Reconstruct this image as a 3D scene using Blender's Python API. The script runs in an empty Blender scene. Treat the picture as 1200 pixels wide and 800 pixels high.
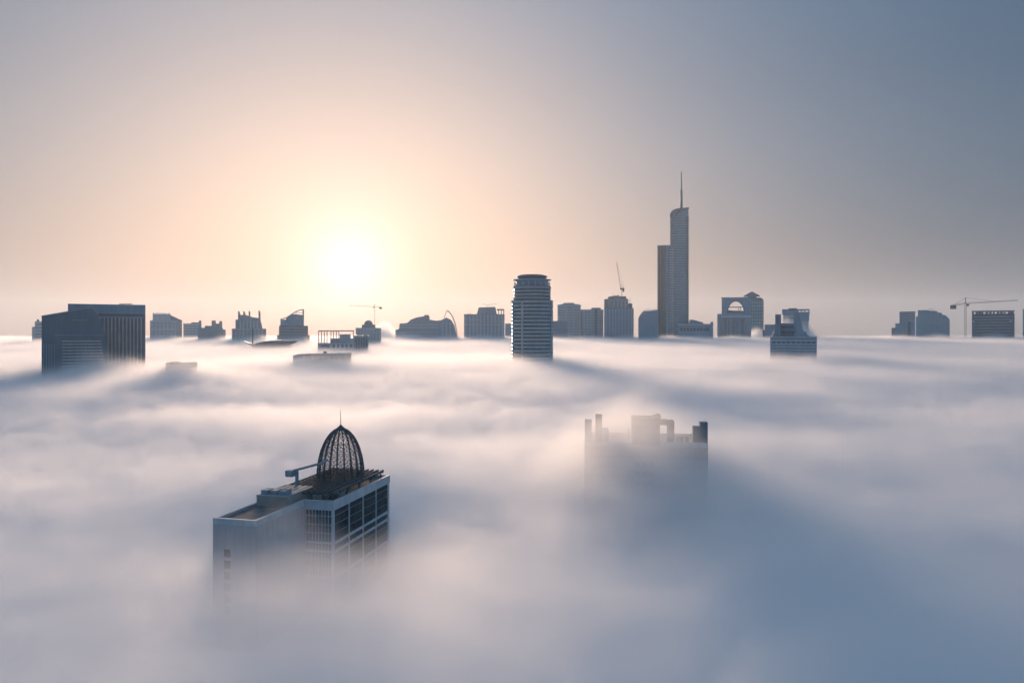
import bpy, bmesh, math, random
from mathutils import Vector, Matrix
random.seed(7)
sc = bpy.context.scene
COL = sc.collection

# ------------------------------------------------------------------ camera
F, HOR, CZ = 867.0, 390.0, 200.0          # focal length and eye level in photo pixels, eye height in metres
cam = bpy.data.cameras.new('camera'); cam_o = bpy.data.objects.new('camera', cam); COL.objects.link(cam_o)
cam_o.location = (0, 0, CZ); cam_o.rotation_euler = (math.radians(90), 0, 0)
cam.sensor_width = 36; cam.lens = F/1200*36; cam.shift_y = -(400-HOR)/1200
cam.clip_start = .5; cam.clip_end = 60000
sc.camera = cam_o

# ------------------------------------------------------------------ sky
AZ, EL = math.atan((410-600)/F), math.radians(4.8)
SUN_DIR = Vector((math.sin(AZ)*math.cos(EL), math.cos(AZ)*math.cos(EL), math.sin(EL)))
world = bpy.data.worlds.new('World'); sc.world = world; world.use_nodes = True
def build_sky():
    nt = world.node_tree; bg = nt.nodes['Background']
    def N(ty, **k):
        x = nt.nodes.new(ty)
        for a, b in k.items(): setattr(x, a, b)
        return x
    def put(s, v):
        if isinstance(v, bpy.types.NodeSocket): nt.links.new(v, s)
        else: s.default_value = v
    def M(op, a, b=0., c=0.):
        x = N('ShaderNodeMath', operation=op)
        for i, v in enumerate((a, b, c)): put(x.inputs[i], v)
        return x.outputs[0]
    def V(op, a, b=(0, 0, 0), s=None):
        x = N('ShaderNodeVectorMath', operation=op); put(x.inputs[0], a); put(x.inputs[1], b)
        if s is not None: put(x.inputs[3], s)
        return x.outputs[1] if op == 'DOT_PRODUCT' else x.outputs[0]
    sky = N('ShaderNodeTexSky', sky_type='NISHITA', sun_disc=False, sun_elevation=EL, sun_rotation=AZ,
            dust_density=.3, air_density=1.0, ozone_density=3.0, altitude=0)
    d = V('NORMALIZE', N('ShaderNodeTexCoord').outputs['Generated'])
    sp = N('ShaderNodeSeparateXYZ'); nt.links.new(d, sp.inputs[0])
    el = M('MULTIPLY', M('ARCSINE', M('MAXIMUM', sp.outputs[2], 0.)), 180/math.pi)
    th = M('MULTIPLY', M('ARCCOSINE', M('MINIMUM', V('DOT_PRODUCT', d, SUN_DIR), 1.)), 180/math.pi)
    low = M('EXPONENT', M('MULTIPLY', el, -1/8.))            # veil of morning haze thickening to the horizon
    k = M('MULTIPLY_ADD', M('EXPONENT', M('MULTIPLY', M('POWER', M('MULTIPLY', el, 1/12.), 2.), -1.)), .6, .37)
    high = M('SMOOTH_MIN', M('MULTIPLY', M('MAXIMUM', M('SUBTRACT', el, 18.), 0.), 1/35.), 1., .2)   # keeps the sky overhead as bright as at the top of the frame
    def glow(w): return M('EXPONENT', M('MULTIPLY', th, -1/w))
    def halo(w): return M('EXPONENT', M('MULTIPLY', M('POWER', M('MULTIPLY', th, 1/w), 2.), -1.))
    c = V('SCALE', sky.outputs[0], s=M('SUBTRACT', 1., k))
    for col, s in (((.0, .45, 1.1), k), ((1.8, 2.3, 2.35), halo(29.)), ((5.2, 2.4, .7), halo(19.)), ((2.8, 2.3, 2.2), halo(5.5)), ((3.5, 3.4, 3.2), halo(2.6)), ((5.4, 2.0, .4), M('MULTIPLY', halo(34.), M('EXPONENT', M('MULTIPLY', el, -1/13.)))), ((.6, 1.3, 2.1), high)):
        c = V('ADD', c, V('SCALE', col, s=s))
    ext = V('SUBTRACT', (1, 1, 1), V('SCALE', (.30, .42, .48), s=M('EXPONENT', M('MULTIPLY', el, -1/2.))))     # low air dims and reddens
    c = V('MULTIPLY', c, ext)
    nt.links.new(c, bg.inputs[0]); bg.inputs[1].default_value = .0715
build_sky()

# ------------------------------------------------------------------ sun, exposure, render settings
sun = bpy.data.lights.new('sun', 'SUN'); sun_o = bpy.data.objects.new('sun', sun); COL.objects.link(sun_o)
sun.energy = 4.2; sun.angle = math.radians(16.0); sun.color = (1, .70, .50)
sun_o.rotation_euler = SUN_DIR.to_track_quat('Z', 'Y').to_euler(); sun_o.location = SUN_DIR*3000
vs = sc.view_settings; vs.view_transform = 'Standard'; vs.look = 'None'; vs.gamma = 1; vs.exposure = 0.6
cy = sc.cycles
cy.max_bounces = 32; cy.volume_bounces = 16; cy.diffuse_bounces = 5; cy.glossy_bounces = 2; cy.transparent_max_bounces = 8
cy.use_denoising = True; cy.use_adaptive_sampling = True; cy.adaptive_threshold = .04; cy.volume_max_steps = 256
cy.volume_step_rate = 1.0

# ------------------------------------------------------------------ materials
def volume_material(name, dens, g, col=(1, 1, 1), attr='', rate=1.):
    m = bpy.data.materials.new(name); m.use_nodes = True; n = m.node_tree; n.nodes.clear()
    o = n.nodes.new('ShaderNodeOutputMaterial'); p = n.nodes.new('ShaderNodeVolumePrincipled')
    p.inputs['Color'].default_value = (*col, 1); p.inputs['Density'].default_value = dens
    p.inputs['Anisotropy'].default_value = g; p.inputs['Density Attribute'].default_value = attr
    n.links.new(p.outputs[0], o.inputs['Volume']); m.cycles.volume_step_rate = rate
    return m
def surface(name, col, rough=.85, var=.18, scale=.25, spec=.25, metal=0., streak=True):
    m = bpy.data.materials.new(name); m.use_nodes = True; n = m.node_tree; p = n.nodes['Principled BSDF']
    tc = n.nodes.new('ShaderNodeTexCoord'); mp = n.nodes.new('ShaderNodeMapping'); nz = n.nodes.new('ShaderNodeTexNoise')
    mp.inputs['Scale'].default_value = (scale, scale, scale*(.25 if streak else 1))
    nz.inputs['Scale'].default_value = 1; nz.inputs['Detail'].default_value = 5; nz.inputs['Roughness'].default_value = .65
    n.links.new(tc.outputs['Object'], mp.inputs[0]); n.links.new(mp.outputs[0], nz.inputs['Vector'])
    rp = n.nodes.new('ShaderNodeValToRGB')
    rp.color_ramp.elements[0].position = .3; rp.color_ramp.elements[1].position = .7
    rp.color_ramp.elements[0].color = (*[c*(1-var) for c in col], 1); rp.color_ramp.elements[1].color = (*[min(1, c*(1+var)) for c in col], 1)
    n.links.new(nz.outputs[0], rp.inputs[0]); n.links.new(rp.outputs[0], p.inputs['Base Color'])
    p.inputs['Roughness'].default_value = rough; p.inputs['Specular IOR Level'].default_value = spec; p.inputs['Metallic'].default_value = metal
    return m
def glazing(name, dark, light, w, h, rough=.3, frame=(.2, .21, .22)):
    """curtain wall: panes too small to pick apart at this distance, each with its own blind"""
    m = bpy.data.materials.new(name); m.use_nodes = True; n = m.node_tree; p = n.nodes['Principled BSDF']
    def Mt(op, a, b=0.):
        x = n.nodes.new('ShaderNodeMath'); x.operation = op
        for i, v in enumerate((a, b)):
            if isinstance(v, bpy.types.NodeSocket): n.links.new(v, x.inputs[i])
            else: x.inputs[i].default_value = v
        return x.outputs[0]
    g = n.nodes.new('ShaderNodeNewGeometry'); sp = n.nodes.new('ShaderNodeSeparateXYZ'); n.links.new(g.outputs['Position'], sp.inputs[0])
    u = Mt('MULTIPLY', Mt('ADD', sp.outputs[0], Mt('MULTIPLY', sp.outputs[1], .61)), 1/w); v = Mt('MULTIPLY', sp.outputs[2], 1/h)
    cb = n.nodes.new('ShaderNodeCombineXYZ'); n.links.new(Mt('FLOOR', u), cb.inputs[0]); n.links.new(Mt('FLOOR', v), cb.inputs[1])
    wn = n.nodes.new('ShaderNodeTexWhiteNoise'); n.links.new(cb.outputs[0], wn.inputs[0])
    mx = n.nodes.new('ShaderNodeMix'); mx.data_type = 'RGBA'; mx.inputs[6].default_value = (*dark, 1); mx.inputs[7].default_value = (*light, 1)
    n.links.new(Mt('POWER', wn.outputs[0], 2.5), mx.inputs[0])
    edge = Mt('MAXIMUM', Mt('GREATER_THAN', Mt('FRACT', u), .88), Mt('GREATER_THAN', Mt('FRACT', v), .8))
    m2 = n.nodes.new('ShaderNodeMix'); m2.data_type = 'RGBA'; n.links.new(edge, m2.inputs[0]); n.links.new(mx.outputs[2], m2.inputs[6]); m2.inputs[7].default_value = (*frame, 1)
    n.links.new(m2.outputs[2], p.inputs['Base Color']); p.inputs['Roughness'].default_value = rough; p.inputs['Specular IOR Level'].default_value = .5
    return m
CONC = surface('pale_concrete', (.50, .58, .62)); GREY = surface('grey_concrete', (.26, .37, .44)); BEIGE = surface('beige_render', (.46, .45, .43))
WHITE = surface('white_paint', (.62, .62, .61), .6, .08); STEEL = surface('dark_steel', (.07, .13, .16), .85, .2, .6, .15)
TEAL = surface('teal_panel', (.17, .38, .50), .55, .15); SLATE = surface('slate_panel', (.05, .17, .24), .5, .18)
ROOF = surface('roof_felt', (.24, .23, .22), .95, .3, .4, .2, streak=False); RAW = surface('raw_concrete', (.18, .23, .25), .95, .3)
GLASS = glazing('blue_glazing', (.06, .17, .24), (.17, .30, .37), 3.0, 3.8); DGLASS = glazing('dark_glazing', (.025, .085, .125), (.06, .13, .17), 2.4, 3.6, .22, (.07, .09, .1))
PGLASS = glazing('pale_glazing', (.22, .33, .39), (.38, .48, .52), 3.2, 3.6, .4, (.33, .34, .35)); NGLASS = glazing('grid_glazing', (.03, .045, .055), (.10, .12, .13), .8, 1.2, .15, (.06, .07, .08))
CRANE = surface('crane_paint', (.20, .13, .09), .6, .2)

# ------------------------------------------------------------------ helpers
def link(name, me, parent=None, loc=(0, 0, 0), rot=(0, 0, 0)):
    o = bpy.data.objects.new(name, me); COL.objects.link(o); o.parent = parent; o.location = loc; o.rotation_euler = rot
    return o
_boxes = {}
def box_mesh(sx, sy, sz, mat, bev=0.):
    key = (round(sx, 3), round(sy, 3), round(sz, 3), mat.name, bev)
    if key not in _boxes:
        bm = bmesh.new(); bmesh.ops.create_cube(bm, size=1.); bmesh.ops.scale(bm, vec=(sx, sy, sz), verts=bm.verts)
        if bev: bmesh.ops.bevel(bm, geom=bm.edges[:], offset=bev, segments=1, affect='EDGES')
        me = bpy.data.meshes.new('block'); bm.to_mesh(me); bm.free(); me.materials.append(mat); _boxes[key] = me
    return _boxes[key]
def mesh_from(verts, faces, mat, smooth=False):
    me = bpy.data.meshes.new('shape'); bm = bmesh.new()
    vs_ = [bm.verts.new(v) for v in verts]
    for f in faces: bm.faces.new([vs_[i] for i in f])
    bmesh.ops.recalc_face_normals(bm, faces=bm.faces); bm.to_mesh(me); bm.free(); me.materials.append(mat)
    if smooth:
        for p in me.polygons: p.use_smooth = len(p.vertices) == 4
    return me
def prism_mesh(poly, a, b, axis, mat):
    """polygon extruded between a and b: axis 'y' -> polygon is (x,z); axis 'z' -> polygon is (x,y)"""
    n = len(poly); P = (lambda p, t: (p[0], t, p[1])) if axis == 'y' else (lambda p, t: (p[0], p[1], t))
    verts = [P(p, a) for p in poly]+[P(p, b) for p in poly]
    faces = [list(range(n)), list(range(n, 2*n))]+[[i, (i+1) % n, n+(i+1) % n, n+i] for i in range(n)]
    return mesh_from(verts, faces, mat)
def lathe_mesh(prof, seg, mat, hollow=False):
    verts, faces = [], []
    for r, z in prof:
        for i in range(seg):
            t = 2*math.pi*i/seg; verts.append((r*math.cos(t), r*math.sin(t), z))
    n = len(prof)
    for j in range(n if hollow else n-1):
        for i in range(seg):
            k = (i+1) % seg; q = (j+1) % n; faces.append((j*seg+i, j*seg+k, q*seg+k, q*seg+i))
    if hollow: return mesh_from(verts, faces, mat)
    faces.append(list(range(seg))); faces.append([(len(prof)-1)*seg+i for i in range(seg)])
    return mesh_from(verts, faces, mat, True)
def bar_mesh(pts, w, mat, up=Vector((0, 0, 1))):
    """square bar swept along points"""
    verts, faces = [], []; pts = [Vector(p) for p in pts]
    for i, p in enumerate(pts):
        t = (pts[min(i+1, len(pts)-1)]-pts[max(i-1, 0)]).normalized(); s = t.cross(up)
        s = (s if s.length > 1e-4 else t.cross(Vector((0, 1, 0)))).normalized(); q = s.cross(t).normalized()
        ww = w[i] if isinstance(w, (list, tuple)) else w
        verts += [p+(s*a+q*b)*ww/2 for a, b in ((-1, -1), (1, -1), (1, 1), (-1, 1))]
    for i in range(len(pts)-1):
        for k in range(4): faces.append((4*i+k, 4*i+(k+1) % 4, 4*i+4+(k+1) % 4, 4*i+4+k))
    n = 4*(len(pts)-1); faces += [(0, 1, 2, 3), (n, n+1, n+2, n+3)]
    return mesh_from(verts, faces, mat)
def wire_mesh(verts, faces, th, mat):
    """lattice along the edges of a mesh, one connected piece"""
    me = bpy.data.meshes.new('lattice'); me.from_pydata([tuple(v) for v in verts], [], faces); me.materials.append(mat)
    o = bpy.data.objects.new('lattice', me); COL.objects.link(o)
    md = o.modifiers.new('w', 'WIREFRAME'); md.thickness = th; md.use_even_offset = False; md.use_boundary = True
    dg = bpy.context.evaluated_depsgraph_get(); out = bpy.data.meshes.new_from_object(o.evaluated_get(dg))
    bpy.data.objects.remove(o); return out
def truss_mesh(length, w, bay, th, mat, taper=1.):
    n = max(2, int(length/bay)); verts, faces = [], []
    for i in range(n+1):
        s = w/2*(1+(taper-1)*i/n); z = length*i/n
        verts += [(-s, -s, z), (s, -s, z), (s, s, z), (-s, s, z)]
    for i in range(n):
        for k in range(4):
            a, b, c, d = 4*i+k, 4*i+(k+1) % 4, 4*i+4+(k+1) % 4, 4*i+4+k
            faces += [(a, b, c), (a, c, d)] if (i+k) % 2 else [(a, b, d), (b, c, d)]
    return wire_mesh(verts, faces, th, mat)
def tag(o, label, cat=None, group=None, kind=None):
    o['label'] = label
    if cat: o['category'] = cat
    if group: o['group'] = group
    if kind: o['kind'] = kind
    return o

class Thing:
    """a building set down at photo column px and depth d, turned to face the viewer; x right, y away, z up"""
    def __init__(s, name, label, px, d, cat='building', group=None, turn=0.):
        a = math.atan((px-600)/F); s.d = d; s.px = px; s.k = d*math.cos(a)/F; s.v = d/F
        s.root = bpy.data.objects.new(name, None); COL.objects.link(s.root); s.root.empty_display_size = 5
        s.root.location = ((px-600)/F*d, d, 0); s.root.rotation_euler = (0, 0, -a+turn); tag(s.root, label, cat, group)
    def x(s, px): return (px-s.px)*s.k
    def z(s, py): return CZ+(HOR-py)*s.v
    def box(s, name, x0, x1, t, b, y0, y1, mat, parent=None, bev=0.):
        X0, X1 = s.x(x0), s.x(x1); Z1 = s.z(t); Z0 = 0. if b is None else s.z(b)
        return link(name, box_mesh(X1-X0, y1-y0, Z1-Z0, mat, bev), parent or s.root, ((X0+X1)/2, (y0+y1)/2, (Z0+Z1)/2))
    def prism(s, name, poly, y0, y1, mat, parent=None):
        return link(name, prism_mesh([(s.x(p), 0. if q is None else s.z(q)) for p, q in poly], y0, y1, 'y', mat), parent or s.root)
    def bands(s, x0, x1, t, b, n, mat, y1, frac=.4, proud=.5, name='spandrel', parent=None):
        """n rings of wall round a glazed body"""
        for i in range(n):
            a = t+(b-t)*i/n; h = (b-t)/n*frac
            X0, X1 = s.x(x0)-proud, s.x(x1)+proud
            link(name, box_mesh(X1-X0, y1+2*proud, h*s.v, mat), parent or s.root, ((X0+X1)/2, y1/2, s.z(a+h/2)))
    def piers(s, x0, x1, t, b, n, mat, w=.35, proud=.8, name='pier', parent=None, y=0.):
        """n upright piers along the front"""
        for i in range(n):
            c = x0+(x1-x0)*(i+.5)/n; ww = (x1-x0)/n*w
            s.box(name, c-ww/2, c+ww/2, t, b, y-proud, y-.02 if y else .3, mat, parent)
    def outline_bands(s, poly, t, b, n, mat, frac=.4, proud=.5, name='spandrel'):
        for i in range(n):
            a = t+(b-t)*(i+.5)/n; h = (b-t)/n*frac; xs = []
            for (p, q), (p2, q2) in zip(poly, poly[1:]+poly[:1]):
                q = 500. if q is None else q; q2 = 500. if q2 is None else q2
                if (q-a)*(q2-a) < 0: xs.append(p+(p2-p)*(a-q)/(q2-q))
            if len(xs) > 1: s.box(name, min(xs)-.1, max(xs)+.1, a-h/2, a+h/2, -proud, .2, mat)
    def bar(s, name, pts, w, mat, parent=None):
        return link(name, bar_mesh([(s.x(p), y, s.z(q)) for p, y, q in pts], w, mat), parent or s.root)

# ------------------------------------------------------------------ ground
g = link('ground', mesh_from([(-7200, -2500, 0), (7200, -2500, 0), (7200, 9900, 0), (-7200, 9900, 0)], [(0, 1, 2, 3)], surface('desert_ground', (.30, .26, .21), .95, .3, .01, streak=False)))
tag(g, 'sandy ground hidden under the fog', kind='structure')

# ------------------------------------------------------------------ near tower with the lattice dome
def dome_tower():
    h = 43.; th = math.radians(13.5)
    bd = h*F/(611-HOR); bx = (300-600)/F*bd; ZR = CZ-h
    root = bpy.data.objects.new('dome_tower', None); COL.objects.link(root); root.location = (bx, bd, 0); root.rotation_euler = (0, 0, -th)
    tag(root, 'nearest grey tower, with a steel lattice dome on its roof, rising from fog', 'tower')
    def B(name, x0, x1, y0, y1, z0, z1, mat, parent=None, bev=0.):
        return link(name, box_mesh(x1-x0, y1-y0, z1-z0, mat, bev), parent or root, ((x0+x1)/2, (y0+y1)/2, (z0+z1)/2))
    wing = B('wing_wall', -11.2, 0, 0, 24, 0, ZR-1.2, surface('tower_cladding', (.46, .47, .48), .7, .12, .12))
    body = B('glazed_wall', -10.9, 7.7, 22.3, 57.7, 0, ZR-1.3, NGLASS)
    # roof of the wing and of the main block, inside their parapets
    B('wing_roof', -10.6, -.6, .6, 22, ZR-1.19, ZR-.7, ROOF); B('main_roof', -10.3, 7.1, 22.9, 57.1, ZR-1.29, ZR-.75, ROOF)
    B('parapet', -11.2, 0, 0, .5, ZR-1.2, ZR, CONC, bev=.05); B('parapet', -11.2, -10.7, .5, 57.5, ZR-1.2, ZR-.003, CONC)
    B('parapet', -.5, 0, .5, 22, ZR-1.2, ZR-.003, CONC)
    for a in ((-.5, 8.2, 21.8, 22.4), (7.6, 8.2, 22.4, 57.7), (-11.2, 8.2, 57.7, 58.2)): B('parapet', *a, ZR-2.2, ZR+.1, CONC, bev=.05)
    for a in ((-11.25, .05, -.06, .5), (-.55, .05, .5, 21.75), (-.55, 8.3, 21.7, 22.4), (7.65, 8.3, 22.4, 58.1)): B('coping', *a, ZR+.102 if a[2] > 21 or a[1] > 8 else ZR+.002, ZR+.26, WHITE)
    # curtain wall: front return and long right side
    for i in range(9): x = .25+7.2*i/8; B('mullion', x-.06, x+.06, 22.02, 22.32, ZR-34, ZR-2.2, CONC)
    for i in range(45): y = 22.6+34.8*i/44; w = .28 if i % 11 == 0 else .06; B('mullion', 7.68, 8.02 if i % 11 == 0 else 7.92, y-w/2, y+w/2, ZR-34, ZR-2.2, CONC if i % 11 == 0 else STEEL)
    for i in range(14):
        z = ZR-3.7-2.2*i; big = i in (3, 4, 7, 10)
        B('transom', 0, 7.68, 22.1, 22.3, z-(.12 if not big else .5), z, CONC); B('transom', 7.69, 7.97 if not big else 8.1, 22.4, 57.6, z-(.1 if not big else .7), z, CONC if big else GREY)
    B('corner_pier', 7.45, 8.08, 21.92, 22.55, 0, ZR-2.2, CONC); B('corner_pier', 7.4, 8.08, 57.0, 58.0, 0, ZR-2.2, CONC)
    # blank panel seams and a window column of the wing
    for i in range(5): B('panel_seam', -11.21+2.2*i+1.1, -11.21+2.2*i+1.16, -.03, .05, ZR-30, ZR-1.2, GREY)
    for i in range(9): B('panel_seam', -.03, .04, 2.3*i+2.2, 2.3*i+2.28, ZR-30, ZR-1.2, GREY)
    for j in range(6):
        w = B('window', -8.2, -6.6, -.06, .1, ZR-8.6-2.6*j, ZR-6.8-2.6*j, NGLASS); B('sill', -8.35, -6.45, -.2, .02, ZR-8.75-2.6*j, ZR-8.6-2.6*j, CONC, ).parent = w
        w.children[0].location = Vector((-7.4, -.09, ZR-8.675-2.6*j))-w.location
    # raised plant deck behind the wing
    dk = B('plant_deck', -10.4, -2.0, 16.5, 30, ZR-.69, ZR+2.0, BEIGE); B('deck_rail', -10.45, -1.95, 16.45, 16.7, 2.0, 2.25, WHITE, dk).location = Vector((-6.2, 16.55, ZR+2.1))-dk.location
    for x in (-9.8, -7.2, -4.6): B('plant_unit', x, x+1.8, 17.6, 20.5, 0, 1.1, GREY, dk).location = Vector((x+.9, 19, ZR+2.55))-dk.location
    # steel pergola over the main roof
    zt = ZR+1.6
    for i in range(11): x = -9.4+16.2*i/10; B('pergola_beam', x-.16, x+.16, 24, 56.5, zt, zt+.45, STEEL)
    for i in range(17): y = 24.4+31.6*i/16; B('pergola_beam', -9.9, 7.0, y-.14, y+.14, zt-.5, zt-.05, STEEL)
    for i in range(6):
        for j in range(5): x = -9.0+15.6*i/5; y = 25+30*j/4; B('pergola_post', x-.15, x+.15, y-.15, y+.15, ZR-.75, zt-.5, STEEL)
    for q in range(14):
        x = random.uniform(-8, 4); y = random.uniform(26, 40); B('roof_unit', x, x+random.uniform(1, 2.2), y, y+random.uniform(1, 2.5), ZR-.74, ZR+random.uniform(.1, .8), random.choice((GREY, STEEL, CONC)), bev=.06)
    # lattice dome
    R, H, zb = 6.6, 14.2, ZR+1.6; cx, cyy = -1.7, 45.5
    def rr(t): return R*(max(0., 1-t**2))**.57+.3*t
    dome = link('dome', lathe_mesh([(R*.97, 0), (R*1.04, 0.0), (R*1.04, .5), (R*.97, .5)], 40, STEEL, True), root, (cx, cyy, zb-.1))
    NB, NR = 20, 11
    ts = [i/NR*.955 for i in range(NR+1)]
    rib = bar_mesh([(rr(t), 0, t*H) for t in [i/16*.965 for i in range(17)]], [.42-.2*i/16 for i in range(17)], STEEL, Vector((0, 1, 0)))
    da = 2*math.pi/NB; verts, faces = [], []
    for t in ts:
        for a in (0, da): verts.append((rr(t)*math.cos(a), rr(t)*math.sin(a), t*H))
    for j in range(NR):
        tm = (ts[j]+ts[j+1])/2; verts.append((rr(tm)*math.cos(da/2), rr(tm)*math.sin(da/2), tm*H)); c = len(verts)-1
        a, b, d, e = 2*j, 2*j+1, 2*j+3, 2*j+2
        faces += [(a, b, c), (b, d, c), (d, e, c), (e, a, c)]
    lat = wire_mesh(verts, faces, .23, STEEL)
    for i in range(NB):
        link('rib', rib, dome, (0, 0, 0), (0, 0, i*da)); link('lattice_panel', lat, dome, (0, 0, 0), (0, 0, i*da))
    for j in range(1, NR):
        r = rr(ts[j]); link('ring', lathe_mesh([(r-.06, -.07), (r+.06, -.07), (r+.06, .07), (r-.06, .07)], 40, STEEL, True), dome, (0, 0, ts[j]*H))
    link('cap', lathe_mesh([(1.5, H*.955), (1.35, H*.985), (.9, H*1.01), (.45, H*1.04), (.2, H*1.06)], 20, STEEL), dome)
    link('finial', lathe_mesh([(.13, H*1.03), (.1, H+2.5), (.05, H+5.2)], 8, STEEL), dome)
    # roof crane for the window cleaners
    p = Vector((-7.4, 31, ZR-.7)); m = link('cleaning_crane', box_mesh(.7, .7, 6.4, GREY, .05), root, p+Vector((0, 0, 3.2)))
    link('jib', bar_mesh([(-.9, -.2, 3.2), (3.8, 5.8, 4.3), (5.4, 7.6, 4.9)], .55, GREY), m); link('counterweight', box_mesh(2.2, 1.6, 1.7, GREY, .08), m, (-1.7, -.5, 2.5))
    link('spreader_bar', bar_mesh([(1.2, 10.5, 5.0), (6.4, 6.6, 5.0)], .22, GREY), m)
dome_tower()

# ------------------------------------------------------------------ fogged tower with stepped corner posts
t = Thing('crown_tower', 'pale tower with stepped corner posts and roof portal, half dissolved in fog', 756, 250, 'tower', turn=.05)
t.box('wall', 684, 829, 523, None, 0, 34, BEIGE)
for i in range(26): c = 686.5+5.5*i; t.box('mullion', c, c+1.1, 525, 640, -.25, .2, GREY)
for i in range(9): t.box('spandrel', 684.3, 828.7, 534+11*i, 537.5+11*i, -.2, .15, GREY)
for i in range(12): t.box('window', 744+2.6*(i % 3)*3.2, 750+2.6*(i % 3)*3.2, 541+11*(i//3), 547+11*(i//3), -.32, .1, NGLASS)
t.box('parapet', 684, 741, 519, 523, 0, .6, CONC); t.box('parapet', 775, 829, 517.5, 523, .02, .6, CONC); t.box('parapet', 828, 829, 517, 523, .6, 33, CONC); t.box('parapet', 684, 685, 519, 523, .6, 33, CONC)
t.box('corner_post', 684.5, 692.5, 493, 523, .6, 3.2, TEAL); t.box('corner_post', 697, 705, 488, 523, 4, 6.6, SLATE); t.box('corner_post', 705, 713, 504, 523, 4.1, 6.5, TEAL)
t.box('corner_post', 812, 820, 499, 523, .8, 3.4, SLATE); t.box('corner_post', 820, 829, 494, 523, .6, 3.6, SLATE)
t.box('plant_room', 741, 774, 491.5, 523, 3, 13, SLATE); t.prism('tilted_canopy', [(764, 492), (775, 488), (775.5, 489.5), (766, 493.5)], 2, 12, STEEL)
t.box('portal', 783, 791, 494.5, 523, 3, 6, SLATE); t.box('portal_beam', 774, 783, 492.5, 499, 3.1, 5.9, SLATE); t.box('portal_beam', 783.2, 790, 493, 494.5, 3.2, 5.8, SLATE)
for q in (737, 741.5): t.bar('pipe', [(q, 3, 523), (q, 3, 505), (q-1.5, 3, 503)], .35, GREY)
for q in (795, 800, 806): t.box('roof_unit', q, q+3.5, 515, 523, 8, 10, GREY)

# ------------------------------------------------------------------ left pair
t = Thing('slanted_tower', 'dark slate block with slanting roof and horizontal louvres, left edge, in front of ribbed slab', 88, 690, 'tower')
P = [(49.5, None), (49.5, 371), (108, 360), (118, 373), (124.5, 395), (128, 432), (128, None)]
t.prism('wall', P, 0, 42, SLATE)
t.prism('roof_edge', [(49.2, 371.2), (49.2, 370.2), (108.2, 359.2), (118.6, 372.8), (118, 373.4), (108, 360.2)], -.5, 42.5, TEAL)
for i in range(10): t.box('louvre', 73, 118.5+.7*i, 399+3.6*i, 400.3+3.6*i, -1.2, .3, CONC)
for i in range(5): t.box('fin', 51.5+3*i, 52.3+3*i, 403, 445, -.8, .3, TEAL)
t.box('louvre', 84, 103, 374.6, 375.4, -.8, .3, TEAL); t.box('ledge', 64, 124, 392, 393, -.6, .3, TEAL)
for j in range(5): t.box('window_strip', 74+9*j, 81.5+9*j, 401, 434, -.2, .3, DGLASS)
t = Thing('ribbed_slab', 'broad grey-blue slab tower with tall pale vertical ribs behind the slanted dark block', 126, 745, 'tower')
t.box('wall', 81, 171, 358, None, 0, 30, DGLASS); t.box('crown_band', 80.6, 171.4, 356.5, 367.5, -.8, 30.8, TEAL); t.box('ledge', 110, 170.5, 370.4, 372.4, -1.0, .2, GREY)
for i in range(12): c = 117+4.4*i; t.box('rib', c, c+1.7, 372.5, 460, -1.3, .2, CONC)
for i in range(18): c = 84+4.9*i; t.box('crown_fin', c, c+.7, 358, 367, -1.2, -.75, GREY)
t.box('corner_rib', 168.6, 171.3, 367.6, None, -1.1, 2, SLATE)
t.bar('roof_crane_rail', [(140, 10, 355.4), (156, 10, 355.1)], .7, STEEL); t.bar('rail_post', [(146, 10, 357.5), (146, 10, 355.2)], .5, STEEL); t.bar('rail_post', [(152, 10, 357.5), (152, 10, 355.2)], .5, STEEL)

def simple(name, label, px0, px1, top, d, mat, depth, band=None, n=8, bottom=400, cat='building', pier=0, pm=None):
    t = Thing(name, label, (px0+px1)/2, d, cat)
    t.box('wall', px0, px1, top, None, 0, depth, mat)
    if band: t.bands(px0, px1, top+.6, bottom, n, band, depth)
    if pier: t.piers(px0, px1, top, bottom, pier, pm or CONC)
    t.box('parapet', px0-.3, px1+.3, top-.5, top+.3, -.8, depth+.8, band or mat)
    return t

# ------------------------------------------------------------------ far left skyline
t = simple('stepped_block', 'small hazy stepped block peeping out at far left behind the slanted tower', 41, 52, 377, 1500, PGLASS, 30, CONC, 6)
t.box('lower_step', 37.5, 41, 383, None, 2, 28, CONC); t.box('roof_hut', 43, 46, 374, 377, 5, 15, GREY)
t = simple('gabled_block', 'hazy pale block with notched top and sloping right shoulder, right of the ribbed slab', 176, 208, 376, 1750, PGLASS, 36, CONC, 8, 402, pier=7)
t.box('upper_storey', 179, 200, 368, 376, 2, 34, CONC)
for i in range(6): t.box('merlon', 179.3+3.6*i, 181+3.6*i, 366.4, 368, 2.2, 5, CONC)
t.prism('sloping_roof', [(200, 376), (200, 369), (214, 375.4), (214, 376.4)], 3, 33, GREY); t.box('side_wing', 208, 213.5, 376.4, None, 4, 32, BEIGE)
t.box('ledge', 177, 207, 385, 386.2, -1.6, .2, WHITE); t.box('ledge', 183, 200, 389.5, 390.7, -1.6, .2, WHITE)
t = simple('low_block', 'plain faint grey block with a stepped top between the notched block and the horned tower', 215, 236, 379.5, 1980, GREY, 30, CONC, 5, 395); t.box('roof_hut', 224, 235, 377.5, 379.3, 4, 20, GREY)
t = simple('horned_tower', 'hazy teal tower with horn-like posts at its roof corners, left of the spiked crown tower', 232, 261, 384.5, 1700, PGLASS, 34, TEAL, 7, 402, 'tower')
t.box('horn', 233, 236, 375.5, 384.5, 1, 4, GREY); t.box('horn', 248, 253, 375.4, 384.5, 1, 5, GREY); t.box('horn', 257, 260.5, 376, 384.5, 1, 4, BEIGE)
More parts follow.
